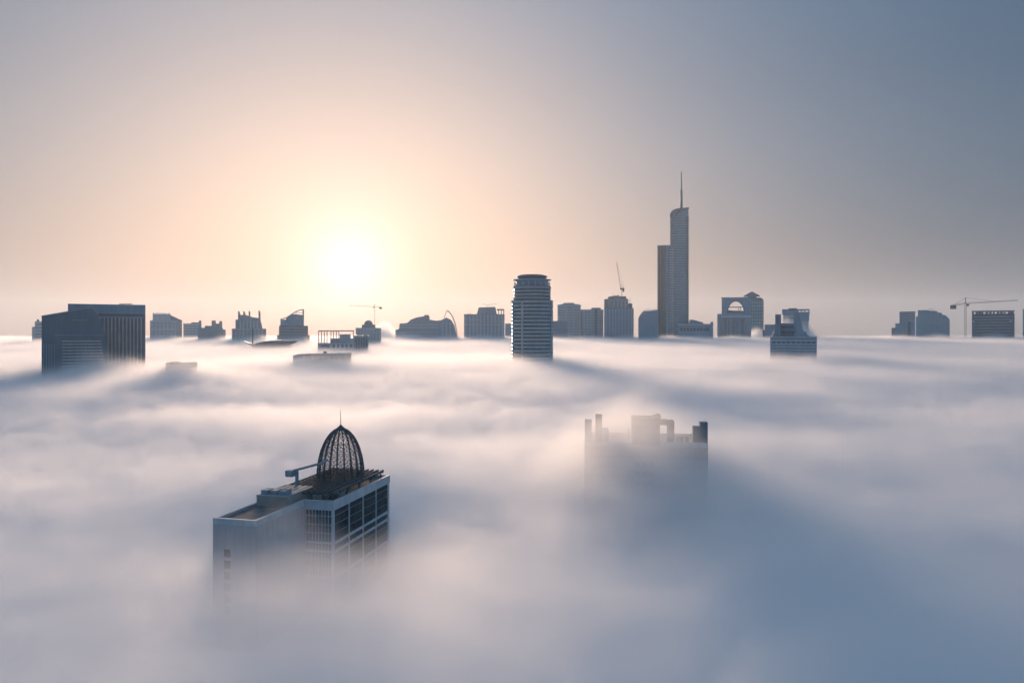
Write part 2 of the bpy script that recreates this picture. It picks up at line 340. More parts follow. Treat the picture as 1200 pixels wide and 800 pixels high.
t.box('roof_step', 240, 248, 381.6, 384.4, 2, 20, TEAL); t.box('roof_step', 253, 257, 379, 384.4, 2, 15, TEAL); t.box('side_wing', 261, 264.5, 386, None, 4, 30, BEIGE)
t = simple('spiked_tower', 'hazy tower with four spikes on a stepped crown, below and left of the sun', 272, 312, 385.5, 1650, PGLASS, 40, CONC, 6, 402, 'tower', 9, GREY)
t.prism('crown', [(276, 385.5), (276, 374.5), (278.8, 374.5), (279, 369), (287, 368.6), (296, 371.5), (303, 372.5), (305.3, 374), (308, 385.5)], 3, 36, GREY)
for a, b, c in ((279, 281.6, 364.3), (285, 287.6, 364.3), (291.4, 293.4, 364), (303, 305.4, 363.4)): t.prism('spike', [(a, 374), (a, c), (a+.8, c), (b, c+2.2), (b, 374)], 3.2, 6.5, BEIGE)
for i in range(6): t.box('crown_fin', 281+4*i, 282.3+4*i, 376, 385.4, 2.2, 3.1, CONC)
t = simple('sail_tower', 'hazy greenish tower with sail-shaped curved crown peaking at its right corner', 325, 363, 393, 1600, PGLASS, 40, GREY, 3, 402, 'tower')
t.box('middle_tier', 327, 361, 381.5, 393, 2, 37, GLASS); 
for i in range(3): t.box('spandrel', 326.8, 361.2, 383.5+3.2*i, 384.8+3.2*i, 1.3, 2.2, GREY)
t.prism('upper_tier', [(328.6, 381.5), (328.6, 374.4), (356.2, 374.4), (356.2, 381.5)], 3, 34, TEAL)
arc = [(328.6, 374.3), (336, 372), (341, 368.6), (346, 365.3), (351, 363.2), (355.6, 362.4)]
t.prism('sail_roof', [(335, 374.3)]+arc[1:3]+[(346, 367.6), (355, 369), (356.2, 374.3)], 5, 30, TEAL)
t.bar('sail_rim', [(p, 4, q) for p, q in arc], 2.0, GREY); t.box('sail_post', 354.6, 356.4, 362.2, 374.3, 3, 6, BEIGE); t.bar('sail_strut', [(345.6, 4, 366), (355, 4, 366.4)], 1.2, GREY)

t = Thing('winged_roof_building', 'low building with thin upswept wing roof and a mast, in front of the sail tower', 318, 1270)
t.box('wall', 297, 342, 405, None, 0, 36, GLASS); t.bands(297, 342, 407.5, 418, 3, CONC, 36)
t.prism('wing_roof', [(286, 399.4), (292, 402), (297, 403.2), (303, 401.2), (311, 399.4), (325, 398.6), (338, 399), (350.5, 399.2), (346, 401.6), (340, 404), (336, 405.2), (300, 405.2), (295, 404.6), (290, 402.6)], -6, 42, SLATE)
t.box('mast', 295.6, 297, 384, None, -2, -.4, STEEL)
for i in range(7): t.box('window', 300+6*i, 304.3+6*i, 406, 407.3, -.6, .2, DGLASS)
t = simple('flat_roof_block', 'faint low flat-topped block alone in the fog, lower right of the ribbed slab', 195, 231, 425.5, 600, GREY, 18, CONC, 3, 441)
t.box('roof_hut', 200, 210, 424, 425.3, 4, 9, GREY)
t = Thing('curved_parapet_block', 'low grey block with a long flat roof, in front of the colonnaded white building', 378, 770, turn=-.0)
t.prism('wall', [(343.5, None), (343.5, 417.5), (350, 415.4), (358, 415), (358, None)], 1, 26, CONC); t.prism('wall', [(358, None), (358, 415), (412, 414.3), (412, None)], 0, 26, GREY)
t.prism('parapet', [(343, 417.8), (343, 416.6), (350, 414.4), (412.4, 413.4), (412.4, 415.2), (358, 415.9)], -.6, .9, CONC)
for i in range(8): t.box('window', 361+6.3*i, 365.5+6.3*i, 418.5, 421, -.15, .3, DGLASS)
t.box('roof_hut', 379, 383, 411.6, 414, 8, 12, SLATE); t.box('pier', 403.5, 411.8, 415.4, None, -.8, .2, BEIGE)
t = Thing('colonnade_building', 'white stepped building topped by an open row of columns and beam, below the sun', 402, 1130)
t.box('wall', 372.5, 415, 401.5, None, 0, 34, WHITE); t.box('upper_step', 387, 415, 396.5, 401.5, 4, 32, CONC); t.box('upper_step', 398, 411, 391.5, 396.5, 6, 30, CONC); t.box('side_wing', 415, 432, 393, None, 6, 34, PGLASS)
for q in (373.2, 376.3, 379.6, 382.8, 387.4, 390.4, 393.6, 396.6): t.box('column', q, q+1.0, 388.3, 401.5, 1, 2.4, BEIGE)
t.box('column', 413.6, 414.6, 388.3, 396.5, 5, 6.4, BEIGE); t.box('beam', 372.8, 415, 387, 388.3, .8, 6.6, BEIGE)
t.box('window', 376, 386, 404.2, 408, -.3, .3, GLASS); t.box('window', 377.5, 386, 410, 412.5, -.3, .3, GLASS)
for i in range(5): t.box('window', 390+5*i, 392.4+5*i, 403.6, 407.5, -.3, .3, GLASS)
for i in range(5): t.box('window', 417+3*i, 418.6+3*i, 396, 412, 5.6, 6.3, GLASS)
t.box('ledge', 372.3, 415.2, 408.6, 409.4, -.8, .2, CONC)
t = simple('domed_block', 'hazy block with small domed roof hut carrying a tower crane, right of white colonnade', 417, 446.5, 384.5, 1520, BEIGE, 34, CONC, 4, 402, pier=8)
t.box('roof_step', 424, 440, 380.2, 384.3, 5, 26, GREY); link('dome', lathe_mesh([(9, 0), (8.4, 3.5), (6.6, 6.4), (3.6, 8.4), (.5, 9.2)], 20, BEIGE), t.root, (0, 15, t.z(380.2)))

def hammer_crane(label, d, px, top, base, jib, counter, w=2.2):
    t = Thing('tower_crane', label, px, d, 'crane', 'tower cranes over the fog'); L = t.z(top)-t.z(base)
    link('mast', truss_mesh(L, w, w*1.3, w*.16, CRANE), t.root, (0, 0, t.z(base)))
    sgn = 1 if jib[0] > px else -1
    for nm, (q, r), tp in (('jib', jib, .5), ('counter_jib', counter, .8)):
        a = Vector((0, 0, t.z(top))); b = Vector((t.x(q), 0, t.z(r))); o = link(nm, truss_mesh((b-a).length, w*.9, w*1.2, w*.16, CRANE, tp), t.root, a)
        o.rotation_mode = 'QUATERNION'; o.rotation_quaternion = (b-a).to_track_quat('Z', 'Y')
    cx = t.x(counter[0]); ap = (0, 0, t.z(top)+w*3.4)
    link('apex', bar_mesh([(0, 0, t.z(top)), ap], w*.5, CRANE), t.root)
    link('tie_rod', bar_mesh([ap, (t.x(jib[0])*.6, 0, t.z(top)+(t.z(jib[1])-t.z(top))*.6)], w*.13, STEEL), t.root); link('tie_rod', bar_mesh([ap, (cx*.9, 0, t.z(top)+(t.z(counter[1])-t.z(top))*.9)], w*.13, STEEL), t.root)
    link('counterweight', box_mesh(w*3.2, w*1.3, w*2.4, STEEL), t.root, (cx*.88, 0, t.z(counter[1])-w*.9)); link('cab', box_mesh(w*1.3, w*1.2, w*1.3, STEEL), t.root, (sgn*w*1.2, -w*.4, t.z(top)-w))
    return t
hammer_crane('thin hazy crane standing on the domed block, jib pointing left under the sun', 1530, 439, 359.5, 384.5, (409, 358), (447, 360), 1.6)

# ------------------------------------------------------------------ middle skyline
t = Thing('arched_fin_building', 'wide hazy building with curved roof and a bow-shaped fin at its right end', 499, 1900)
P = [(463.5, None), (463.5, 386.5), (467.5, 385.5), (468.5, 379), (477.5, 378.4), (481, 374.6), (488, 371.8), (496, 370.6), (503.4, 370.4), (503.4, 374.4), (511, 375.6), (518, 375), (518, None)]
t.prism('wall', P, 0, 50, GREY); t.outline_bands(P, 379, 400, 7, CONC)
P = [(514, None), (514, 379), (517, 375), (523, 372), (528.5, 374.5), (532.5, 381), (535, 392), (535.4, 402), (535.4, None)]
t.prism('bow_wing', P, -4, 46, TEAL)
t.bar('bow_fin', [(523.5, -6, 363.4), (527, -6, 366), (530.4, -6, 371), (533.4, -6, 379), (535.4, -6, 389), (536, -6, 402)], 2.6, WHITE); t.bar('fin_strut', [(520, -5, 373), (523.8, -6, 364)], 1.4, CONC)
for q in (518, 522.5, 527): t.box('fin', q, q+1.3, 378, 404, -5, -3.9, CONC)
t.box('roof_hut', 497, 502.6, 368.8, 370.5, 8, 22, GREY)
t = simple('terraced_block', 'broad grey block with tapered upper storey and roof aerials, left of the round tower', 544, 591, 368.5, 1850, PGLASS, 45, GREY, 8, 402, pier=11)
t.prism('upper_storey', [(558.6, 368.5), (561, 360), (580.4, 359.4), (582.4, 368.5)], 4, 40, GREY); t.box('ledge', 544, 563, 373.6, 374.6, -2, .2, CONC); t.box('ledge', 544, 591, 380, 381, -2, .2, WHITE)
t.box('frame_beam', 582.4, 591, 361.8, 363.2, 4, 30, GREY)
for q in (584, 587, 590): t.box('frame_post', q, q+.9, 363.2, 368.4, 4.2, 6, GREY)
for a in ([(571, 20, 359.4), (571, 20, 357), (578, 20, 356), (583, 20, 355.8)], [(571, 20, 357), (566, 20, 355.5)], [(548, 12, 368), (552, 12, 366.5)]): t.bar('aerial', a, .7, STEEL)
t.box('corner_wall', 589.5, 591.3, 368.4, None, -1.3, 3, CONC)
simple('backdrop_block', 'low teal block peeping out left of the round tower', 592, 606, 379.5, 2050, TEAL, 30, GREY, 5, 397)

def round_tower():
    t = Thing('round_tower', 'round banded tower with disc roof and overhanging rim, tallest in the middle distance', 623.5, 830, 'tower')
    k = t.k; R = 25.2*k; c = (0, R, 0)
    def ring(name, r, t0, b0, mat, parent=None): return link(name, lathe_mesh([(r, t.z(b0) if b0 else 0.), (r, t.z(t0))], 56, mat), parent or t.root, c)
    ring('wall', R-.5, 352, None, DGLASS); ring('upper_wall', 22.2*k, 334.5, 352, DGLASS); ring('neck', 19.3*k, 326, 334.5, TEAL)
    for i in range(20): a = 352.2+4.45*i; ring('spandrel', R, a, a+2.2, CONC)
    for i in range(4): a = 335.4+4.1*i; ring('spandrel', 22.6*k, a, a+1.7, CONC)
    ring('setback_ledge', 25.4*k, 351.2, 352, GREY); ring('setback_ledge', 22.9*k, 334.2, 335, GREY)
    link('roof_rim', lathe_mesh([(19*k, t.z(327.6)), (23.2*k, t.z(326.8)), (23.2*k, t.z(326)), (19*k, t.z(325.4))], 56, TEAL), t.root, c)
    link('roof_disc', lathe_mesh([(15*k, t.z(325.4)), (18.4*k, t.z(323)), (18.4*k, t.z(321.8)), (14*k, t.z(320.4))], 56, SLATE), t.root, c)
    for i in range(18):
        a = 2*math.pi*i/18; link('roof_bracket', box_mesh(.8, .8, 5, CONC), t.root, (21.3*k*math.cos(a), R+21.3*k*math.sin(a), t.z(331.5)))
    for a in (-117, -30, -150):
        q = math.radians(a); link('fin', box_mesh(1.5, 1.5, t.z(336), WHITE if a == -117 else TEAL), t.root, ((R+.3)*math.cos(q), R+(R+.3)*math.sin(q), t.z(352)/2 - 1), (0, 0, q)).scale = (1, 1, t.z(352)/t.z(336))
    for a in range(10): q = math.radians(-62+9*a); link('mullion', box_mesh(.35, .5, 75, TEAL), t.root, ((R-.2)*math.cos(q), R+(R-.2)*math.sin(q), t.z(352)-38), (0, 0, q))
round_tower()

t = simple('banded_block', 'low striped teal block just right of the round tower', 643, 665, 376.5, 1800, GLASS, 30, TEAL, 7, 396)
t = simple('apartment_block', 'pale upright block with flat top and low roof hut, first of the two pale blocks', 653.5, 680.5, 357.5, 1950, PGLASS, 40, CONC, 12, 396, 'tower')
t.box('roof_hut', 660, 673, 354.6, 357.2, 5, 30, CONC); t.box('roof_step', 656, 678, 356.2, 357.3, 3, 34, GREY)
for q in (654, 663, 672, 679): t.box('pier', q, q+1.2, 358, 398, -1.2, .2, CONC)
t = simple('slotted_block', 'pale upright block with dark vertical slots, second of the two pale blocks', 681, 707, 363, 1930, PGLASS, 40, CONC, 10, 396, 'tower')
t.box('slot', 680.6, 682.4, 364, 398, -1.0, .4, SLATE); t.box('slot', 697, 699.4, 362, 398, -1.0, .4, SLATE); t.box('roof_hut', 693, 704, 360.4, 362.7, 4, 30, GREY)
for q in (684, 688, 692, 701, 705): t.box('pier', q, q+1.1, 364, 398, -1.1, .2, CONC)
def unfinished():
    t = Thing('unfinished_tower', 'bluish tower under construction with ragged top and a luffing crane above it', 725, 1880, 'tower')
    t.box('wall', 708, 742.5, 361, None, 0, 44, TEAL); t.box('upper_wall', 709, 736, 350, 361, 2, 40, RAW); t.box('core', 714, 734, 347, 350, 6, 30, RAW)
    for i, (a, b, q) in enumerate(((708, 712.5, 350.5), (712.5, 716, 347.5), (719, 726, 346.2), (726, 731, 347), (736, 741, 355.5))): t.box('formwork', a, b, q, 361, 1+.1*i, 9+i, RAW)
    t.bands(708, 742.5, 361.5, 396, 12, GREY, 44, .35)
    for i in range(6): t.box('floor_slab', 708.6, 736.4, 350.5+1.7*i, 351.1+1.7*i, 1, 41, CONC)
    for q in (710, 714.5, 719, 723.5, 728, 732.5): t.box('column', q, q+.8, 351, 361, 1.2, 2.4, CONC)
    t.piers(708.5, 742, 362, 396, 9, CONC, .2)
    for q in (718, 724, 733, 738): t.box('starter_post', q, q+.5, 344.5 if q < 730 else 350, 356, 4, 4.8, STEEL)
unfinished()
t = Thing('luffing_crane', 'crane with steeply raised jib on top of the unfinished tower', 728.5, 1880+12, 'crane', 'tower cranes over the fog')
link('mast', truss_mesh(t.z(338.5)-t.z(350), 3, 4, .5, CRANE), t.root, (0, 0, t.z(350)))
a = Vector((t.x(727.6), 0, t.z(339))); b = Vector((t.x(722.4), 0, t.z(307)))
o = link('jib', truss_mesh((b-a).length, 2.6, 3.4, .45, CRANE, .5), t.root, a); o.rotation_mode = 'QUATERNION'; o.rotation_quaternion = (b-a).to_track_quat('Z', 'Y')
t.box('machinery_deck', 726.6, 731.4, 337.4, 339.4, -2, 2, CRANE); t.box('counterweight', 729.6, 731.6, 338.2, 342, -1.6, 1.6, STEEL)
t.bar('a_frame', [(727.8, 0, 337.4), (729.2, 0, 330.4), (730.6, 0, 337.4)], .8, CRANE); t.bar('luffing_rope', [(729.2, 0, 330.4), (722.6, 0, 308)], .35, STEEL)

t = Thing('rounded_shoulder_block', 'small teal block with rounded left shoulder at the foot of the spire tower', 759.5, 1800)
P = [(748, None), (748, 373), (750, 369), (752.4, 366), (754.2, 364.4), (762, 364), (770, 363.2), (771.5, 363.2), (771.5, None)]
t.prism('wall', P, 0, 36, TEAL); t.outline_bands(P, 367, 396, 9, GREY); t.bar('roof_edge', [(754, -1, 364.2), (760, -1, 362.6), (771, -1, 363)], 1.0, GREY)

def spire_tower():
    t = Thing('spire_tower', 'tallest skyscraper of two joined shafts with a needle spire', 789, 1900, 'tower')
    k = t.k
    def curved(name, x0, x1, top, y0, y1, bulge, mat, n=10, bot=None):
        pl = [(t.x(x0)+(t.x(x1)-t.x(x0))*i/n, y0-bulge*(1-(2*i/n-1)**2)) for i in range(n+1)]+[(t.x(x1), y1), (t.x(x0), y1)]
        return link(name, prism_mesh(pl, 0. if bot is None else t.z(bot), t.z(top), 'z', mat), t.root)
    curved('lower_shaft', 770.3, 787, 287.6, 10, 48, 6, DGLASS); curved('shaft_edge', 780.5, 784.3, 287.3, 4, 30, 1.5, TEAL)
    t.box('roof_edge', 770, 787, 286.9, 287.7, 3, 48, SLATE); t.bar('aerial', [(778.6, 20, 287), (778.6, 20, 284.8)], .8, STEEL)
    for q in (771, 774, 777): t.box('fin', q, q+.5, 288, 398, 4.5 if q > 772 else 7, 9.5, SLATE)
    # taller shaft with its rounded shoulder
    top = [(785.4, 254), (785.6, 251.5), (787, 248.8), (789.4, 246.8), (792.4, 245.8), (796, 245.3), (806.8, 244.6), (806.8, 254)]
    curved('tall_shaft', 785.4, 806.8, 254, 0, 44, 7, GLASS); t.prism('crown', top, .5, 43, TEAL)
    t.prism('crown_screen', [(785, 254.6), (785.2, 251), (786.7, 248.2), (789.2, 246.2), (792.2, 245.1), (796, 244.6), (807.2, 243.9), (807.2, 246), (797, 247.2), (792.6, 248.4), (789.6, 250.8), (788, 254.6)], -5, -1, SLATE)
    t.prism('crown_arch', [(791, 254), (792, 250), (795, 247.6), (800, 247), (799, 248.6), (796, 249.8), (794, 252), (793.4, 254)], -4, -.5, SLATE)
    pl_n = 8
    for i in range(48):
        z1 = t.z(254.5+2.95*i)
        pl = [(t.x(790.5)+(t.x(804)-t.x(790.5))*j/pl_n, -.6-7*(1-(2*((790.5+13.5*j/pl_n)-785.4)/21.4-1)**2)) for j in range(pl_n+1)]+[(t.x(804), 4), (t.x(790.5), 4)]
        if i == 0: me = prism_mesh(pl, -2.6, 0, 'z', TEAL)
        link('spandrel', me, t.root, (0, 0, z1))
    for i in range(36): a = 292+2.95*i; t.box('louvre', 784.4, 790.6, a, a+1.5, -4.5, 3, CONC)
    t.box('recess', 784.2, 790.7, 290, 400, -2.6, 5, SLATE); t.box('edge_fin', 804.2, 807, 254, None, -2.4, 10, SLATE)
    sp = link('spire', lathe_mesh([(3.4, 0), (3.0, t.z(222)-t.z(245)), (1.7, t.z(221.6)-t.z(245)), (1.1, t.z(200)-t.z(245))], 14, SLATE), t.root, (t.x(798.6), 18, t.z(245)))
    link('collar', lathe_mesh([(4.6, 0), (4.4, 5), (3.3, 8)], 14, SLATE), sp)
    return t
spire_tower()
t = Thing('podium_block', 'long low flat-roofed block at the right foot of the spire tower', 815, 1850)
t.box('wall', 795, 835, 381, None, 0, 40, TEAL); t.box('roof_slab', 794.6, 834.6, 379.4, 381, -2, 42, CONC); t.prism('roof_canopy', [(807, 379.4), (808, 374.6), (812, 374.4), (824, 377.6), (824, 379.4)], 4, 30, GREY)
t.box('end_pier', 832.4, 835.6, 377, None, -2.6, 6, GREY)
for i in range(9): t.box('window', 797+3.9*i, 799.8+3.9*i, 384, 387.4, -.5, .4, DGLASS)
t.box('ledge', 795, 832, 389, 390, -1.4, .2, CONC)

def arch_building():
    t = Thing('arch_hole_building', 'blue-grey slab pierced by a half-round arch opening near its top', 862.5, 1950)
    t.box('wall', 845.6, 880, 366.4, None, 0, 34, TEAL)
    arc = [(862.2+9.2*math.cos(math.pi*i/14), 366.4-13.6*math.sin(math.pi*i/14)) for i in range(15)]
    t.prism('arch_wall', [(845.6, 366.4), (845.6, 349), (880, 349), (880, 366.4)]+arc, 0, 34, TEAL)
    t.prism('arch_rim', [(862.2+10.4*math.cos(math.pi*i/14), 366.4-14.8*math.sin(math.pi*i/14)) for i in range(15)]+arc[::-1], -1, -.02, SLATE)
    t.box('bridge', 853.6, 870.8, 359.2, 360.2, 8, 16, STEEL); t.prism('arch_floor', [(853, 366.3), (853.4, 363), (860, 363.8), (871, 364), (871.4, 366.3)], 6, 30, SLATE)
    for q in (865, 867.4): t.box('post', q, q+.6, 360.2, 366, 9, 10, STEEL)
    t.box('ledge', 845, 880.4, 369.6, 371.6, -1.6, .2, CONC); t.box('parapet', 845.2, 880.4, 348.3, 349, -.8, 34.8, SLATE)
    for i in range(3): t.box('window_strip', 848+10*i, 855+10*i, 373.4, 396, -.3, .3, GLASS)
    for i in range(7): t.box('fin', 847+5*i, 847.8+5*i, 371.8, 396, -1.2, .2, GREY)
    t.box('side_wing', 840.4, 845.4, 367.5, None, 3, 30, GREY); t.box('corner_pier', 873.6, 880.2, 371.6, 398, -1.7, .2, GREY)
arch_building()
def pagoda_tower():
    t = Thing('pyramid_roof_tower', 'dark tower capped by a small overhanging pyramid roof, behind the arch slab', 883, 2080, 'tower')
    t.prism('wall', [(872, None), (872, 348.8), (891.6, 348.8), (893.6, 350), (894.8, 352.6), (894.8, None)], 0, 40, SLATE)
    t.box('neck', 876.4, 886.6, 346, 348.8, 6, 30, SLATE)
    a, b, c = t.x(871.6), t.x(890.4), t.x(881); y0, y1 = -3, 38
    link('roof', mesh_from([(a, y0, t.z(347)), (b, y0, t.z(347)), (b, y1, t.z(347)), (a, y1, t.z(347)), (a, y0, t.z(346.4)), (b, y0, t.z(346.4)), (b, y1, t.z(346.4)), (a, y1, t.z(346.4)), (c, 17, t.z(341))],
         [(0, 1, 2, 3), (0, 1, 5, 4), (1, 2, 6, 5), (2, 3, 7, 6), (3, 0, 4, 7), (4, 5, 8), (5, 6, 8), (6, 7, 8), (7, 4, 8)], SLATE), t.root)
    t.piers(880.5, 894.5, 352, 396, 5, TEAL, .3)
    for i in range(9): t.box('spandrel', 880.2, 894.6, 354+4*i, 355+4*i, -.5, .2, TEAL)
pagoda_tower()
t = simple('flat_teal_block', 'low teal block partly hidden behind the left pier of the twin-pier building', 896, 925, 380.5, 1950, TEAL, 30, GREY, 4, 394)
t.box('end_hut', 893.6, 897.5, 386.5, None, 4, 20, SLATE)

def gate_building():
    t = Thing('twin_pier_building', 'grey building with two flared piers standing on a broad base, right of centre', 929.5, 900)
    t.box('base_wall', 902.3, 956.8, 395, None, 0, 40, GREY)
    t.box('base_ledge', 902, 957.1, 394.2, 395.2, -.6, 40.6, CONC)
    for i in range(5): t.box('spandrel', 902.1, 957, 398.5+3.6*i, 400+3.6*i, -.35, .2, CONC)
    for i in range(9): t.box('window', 905+5.8*i, 908.6+5.8*i, 400.4, 401.9, -.3, .3, DGLASS)
    t.prism('left_pier', [(905, 394.2), (907.6, 388), (908.2, 380), (908.2, 368), (915, 368), (915, 394.2)], 1, 16, GREY)
    t.prism('right_pier', [(930.2, 394.2), (930.6, 366), (937, 366), (938.6, 376), (940.8, 386), (944.6, 391.6), (950, 394.2)], 1, 16, GREY)
    t.box('back_wall', 915, 930.4, 378.5, 394.2, 9, 14, TEAL)
    for i in range(5): t.box('louvre', 915, 930.3, 379.5+3*i, 380.7+3*i, 7.4, 9.1, SLATE if i % 2 else GREY)
    t.box('deck_unit', 941.5, 945, 389, 394.2, 5, 10, SLATE)
    for i in range(4): t.box('pier_groove', 909+1.7*i, 909.5+1.7*i, 369, 394, .8, 1.1, SLATE)
gate_building()
t = Thing('dark_crown_block', 'block with dark flat crown and small bright roof openings, rising behind the twin piers', 932.5, 1950)
t.box('wall', 918, 947.4, 368.4, None, 0, 34, PGLASS); t.bands(918, 947.4, 370, 392, 6, CONC, 34)
t.box('crown', 916.4, 948.6, 365.4, 368.4, -1.5, 36, TEAL); t.box('crown_beam', 916.4, 948.6, 362.2, 363.6, -1.5, 36, SLATE); t.box('roof_hut', 924, 934, 360.9, 362.2, 6, 24, SLATE)
t.box('crown_wall', 916.4, 936, 363.6, 365.4, -1.4, 35.9, TEAL)
for q in (938.4, 942.2, 947.2): t.box('crown_post', q, q+1.3, 363.6, 365.4, -1.3, 35.8, TEAL)
t.box('corner_wall', 937.6, 948.2, 368.4, 376.6, -1.2, 34.6, TEAL)

# ------------------------------------------------------------------ right skyline
t = Thing('louvred_tower', 'teal stepped tower with a striped wedge-shaped top, left of the hump-backed block', 1060, 1950, 'tower')
t.box('wall', 1054, 1072.4, 365, None, 0, 36, TEAL); t.box('lower_step', 1049, 1054, 378.6, None, 3, 32, TEAL); t.box('lower_step', 1044.6, 1049, 384, None, 5, 30, GREY)
for i in range(5): t.box('louvre', 1055+1.6*i, 1072.6-.4*i, 365+2.2*i, 366.2+2.2*i, -1.6, .3, SLATE); t.box('louvre', 1056+1.6*i, 1072.4-.4*i, 366.3+2.2*i, 367.1+2.2*i, -1.2, .3, CONC)
t.bar('diagonal_brace', [(1054.4, -2.4, 368), (1061.6, -2.4, 377), (1061.6, -2.4, 398)], 2.4, GREY); t.box('slot', 1063.6, 1067.4, 376.6, 398, -.4, .3, SLATE)
for q in (1056, 1058.6, 1069.4): t.box('fin', q, q+.8, 377, 398, -1, .2, GREY)
for i in range(4): t.box('spandrel', 1044.4, 1054, 380.5+4*i+(4 if i < 1 else 0), 381.7+4*i+(4 if i < 1 else 0), 2.4, 5.2, GREY)
t = Thing('humped_block', 'broad blue-grey block whose roof steps down to the right, beside the louvred tower', 1093, 1980)
P = [(1073, None), (1073, 371), (1075.4, 370.6), (1075.6, 364.2), (1088, 363.8), (1098, 364.2), (1098.4, 366.2), (1103.6, 366.6), (1104, 368.6), (1109, 369.8), (1109.6, 371.6), (1112, 373), (1112.8, 376.4), (1112.4, None)]
t.prism('wall', P, 0, 50, TEAL); t.outline_bands(P, 366, 397, 10, GREY, .35)
t.box('roof_edge', 1075.2, 1088, 363.2, 364, -.8, 40, SLATE); t.bar('aerial', [(1088, 10, 363.8), (1088.4, 10, 361.6), (1094, 10, 362.4)], .9, STEEL)
t.piers(1074, 1092, 372, 397, 6, GREY, .25)
def dark_block():
    t = Thing('open_top_block', 'dark blue slab with open framed top storey, right of the tall crane', 1163, 1900)
    t.box('wall', 1139, 1188, 367.6, None, 0, 36, DGLASS); t.box('roof_beam', 1138.4, 1188.6, 363.8, 365.2, -.8, 36.8, SLATE)
    for i, q in enumerate((1138.6, 1143, 1146.6, 1150, 1154.8, 1159, 1163.6, 1168, 1172, 1176, 1181, 1184.4)): t.box('frame_post', q, q+(3.2 if i % 3 else 2.2), 365.2, 367.6, -.4, 30, SLATE)
    t.box('edge_wall', 1138.6, 1142, 367.6, None, -.9, 36.4, SLATE); t.box('edge_wall', 1185.6, 1188.6, 367.6, None, -.9, 36.4, SLATE)
    for i in range(8): t.box('spandrel', 1142, 1185.6, 370.5+3.4*i, 371.4+3.4*i, -.5, .2, TEAL)
    for q in (1140, 1183.4): t.box('lamp_panel', q, q+1.6, 375.6, 377.2, -1.4, -.92, WHITE)
dark_block()
hammer_crane('tall crane with long level jib to the right, standing between two blocks at far right', 1880, 1131.4, 355.4, 480, (1191, 353), (1115, 357.8), 4.2)
simple('edge_block', 'sliver of a hazy block cut off by the right edge of the picture', 1198.6, 1222, 362.5, 1950, GREY, 40, TEAL, 8, 394)

# ------------------------------------------------------------------ fog: drifting top (volume) over an opaque deep layer
class NodeKit:
    def __init__(s, t): s.t = t
    def n(s, ty, **k):
        x = s.t.nodes.new(ty)
        for a, b in k.items(): setattr(x, a, b)
        return x
    def put(s, k, v):
        if isinstance(v, bpy.types.NodeSocket): s.t.links.new(v, k)
        else: k.default_value = v
    def m(s, op, a, b=0., c=0.):
        x = s.n('ShaderNodeMath', operation=op)
        for i, v in enumerate((a, b, c)): s.put(x.inputs[i], v)
        return x.outputs[0]
    def vm(s, op, a, b):
        x = s.n('ShaderNodeVectorMath', operation=op); s.put(x.inputs[0], a); s.put(x.inputs[1], b); return x.outputs[0]
    def noise(s, v, detail=3., rough=.5, dist=0.):
        x = s.n('ShaderNodeTexNoise'); s.put(x.inputs['Vector'], v)
        for k, q in (('Scale', 1.), ('Detail', detail), ('Roughness', rough), ('Distortion', dist)): x.inputs[k].default_value = q
        return x.outputs[0]
    def step(s, v, lo, hi, a=0., b=1.):
        x = s.n('ShaderNodeMapRange', interpolation_type='SMOOTHSTEP'); s.put(x.inputs[0], v)
        for i, q in enumerate((lo, hi, a, b)): x.inputs[i+1].default_value = q
        return x.outputs[0]
def at(px, d): return ((px-600)/F*d, d)
SWELLS = [(*at(320, 195), -5, 30), (*at(410, 215), -6, 34), (*at(346, 173), 9, 12), (*at(420, 195), -4, 24), (*at(300, 130), 3, 40),      # hollow round the dome tower, drift before it
          (*at(745, 222), 5, 18), (*at(745, 236), 6, 20), (*at(750, 214), 6, 16), (*at(715, 236), 6, 20), (*at(820, 200), 5, 30), (*at(800, 215), 5, 22), (*at(690, 235), 5, 20), (*at(900, 290), 6, 45), (*at(400, 105), 5, 30), (*at(1050, 480), -4, 90), (*at(1120, 100), -4, 35), (*at(108, 650), 17, 26), (*at(138, 700), 9, 24), (*at(623, 790), 4, 40), (*at(925, 860), 3, 40), (*at(960, 880), -5, 40), (*at(90, 680), -4, 90), (*at(212, 580), 13, 40), (*at(380, 740), 4, 60),
          (*at(452, 1950), 44, 26), (*at(444, 1990), 32, 26), (*at(513, 1960), 46, 30), (*at(888, 2010), 28, 36), (*at(922, 1880), 58, 24), (*at(942, 1885), 44, 24), (*at(700, 1780), 8, 40), (*at(1000, 1500), 6, 120)]
SWELLS += [(*at(px, d), a, r) for px, d, a, r in ((60, 1420, 8, 40), (190, 1690, 9, 34), (255, 1640, 8, 30), (305, 1590, 10, 34), (350, 1540, 7, 30), (480, 1830, 12, 36), (528, 1820, 9, 30), (565, 1780, 8, 34), (665, 1740, 10, 34), (735, 1820, 11, 30), (780, 1800, 7, 40), (822, 1790, 9, 30), (865, 1880, 10, 34), (1058, 1880, 9, 36), (1098, 1890, 12, 40), (1165, 1830, 12, 36))]   # tufts among the far roofs
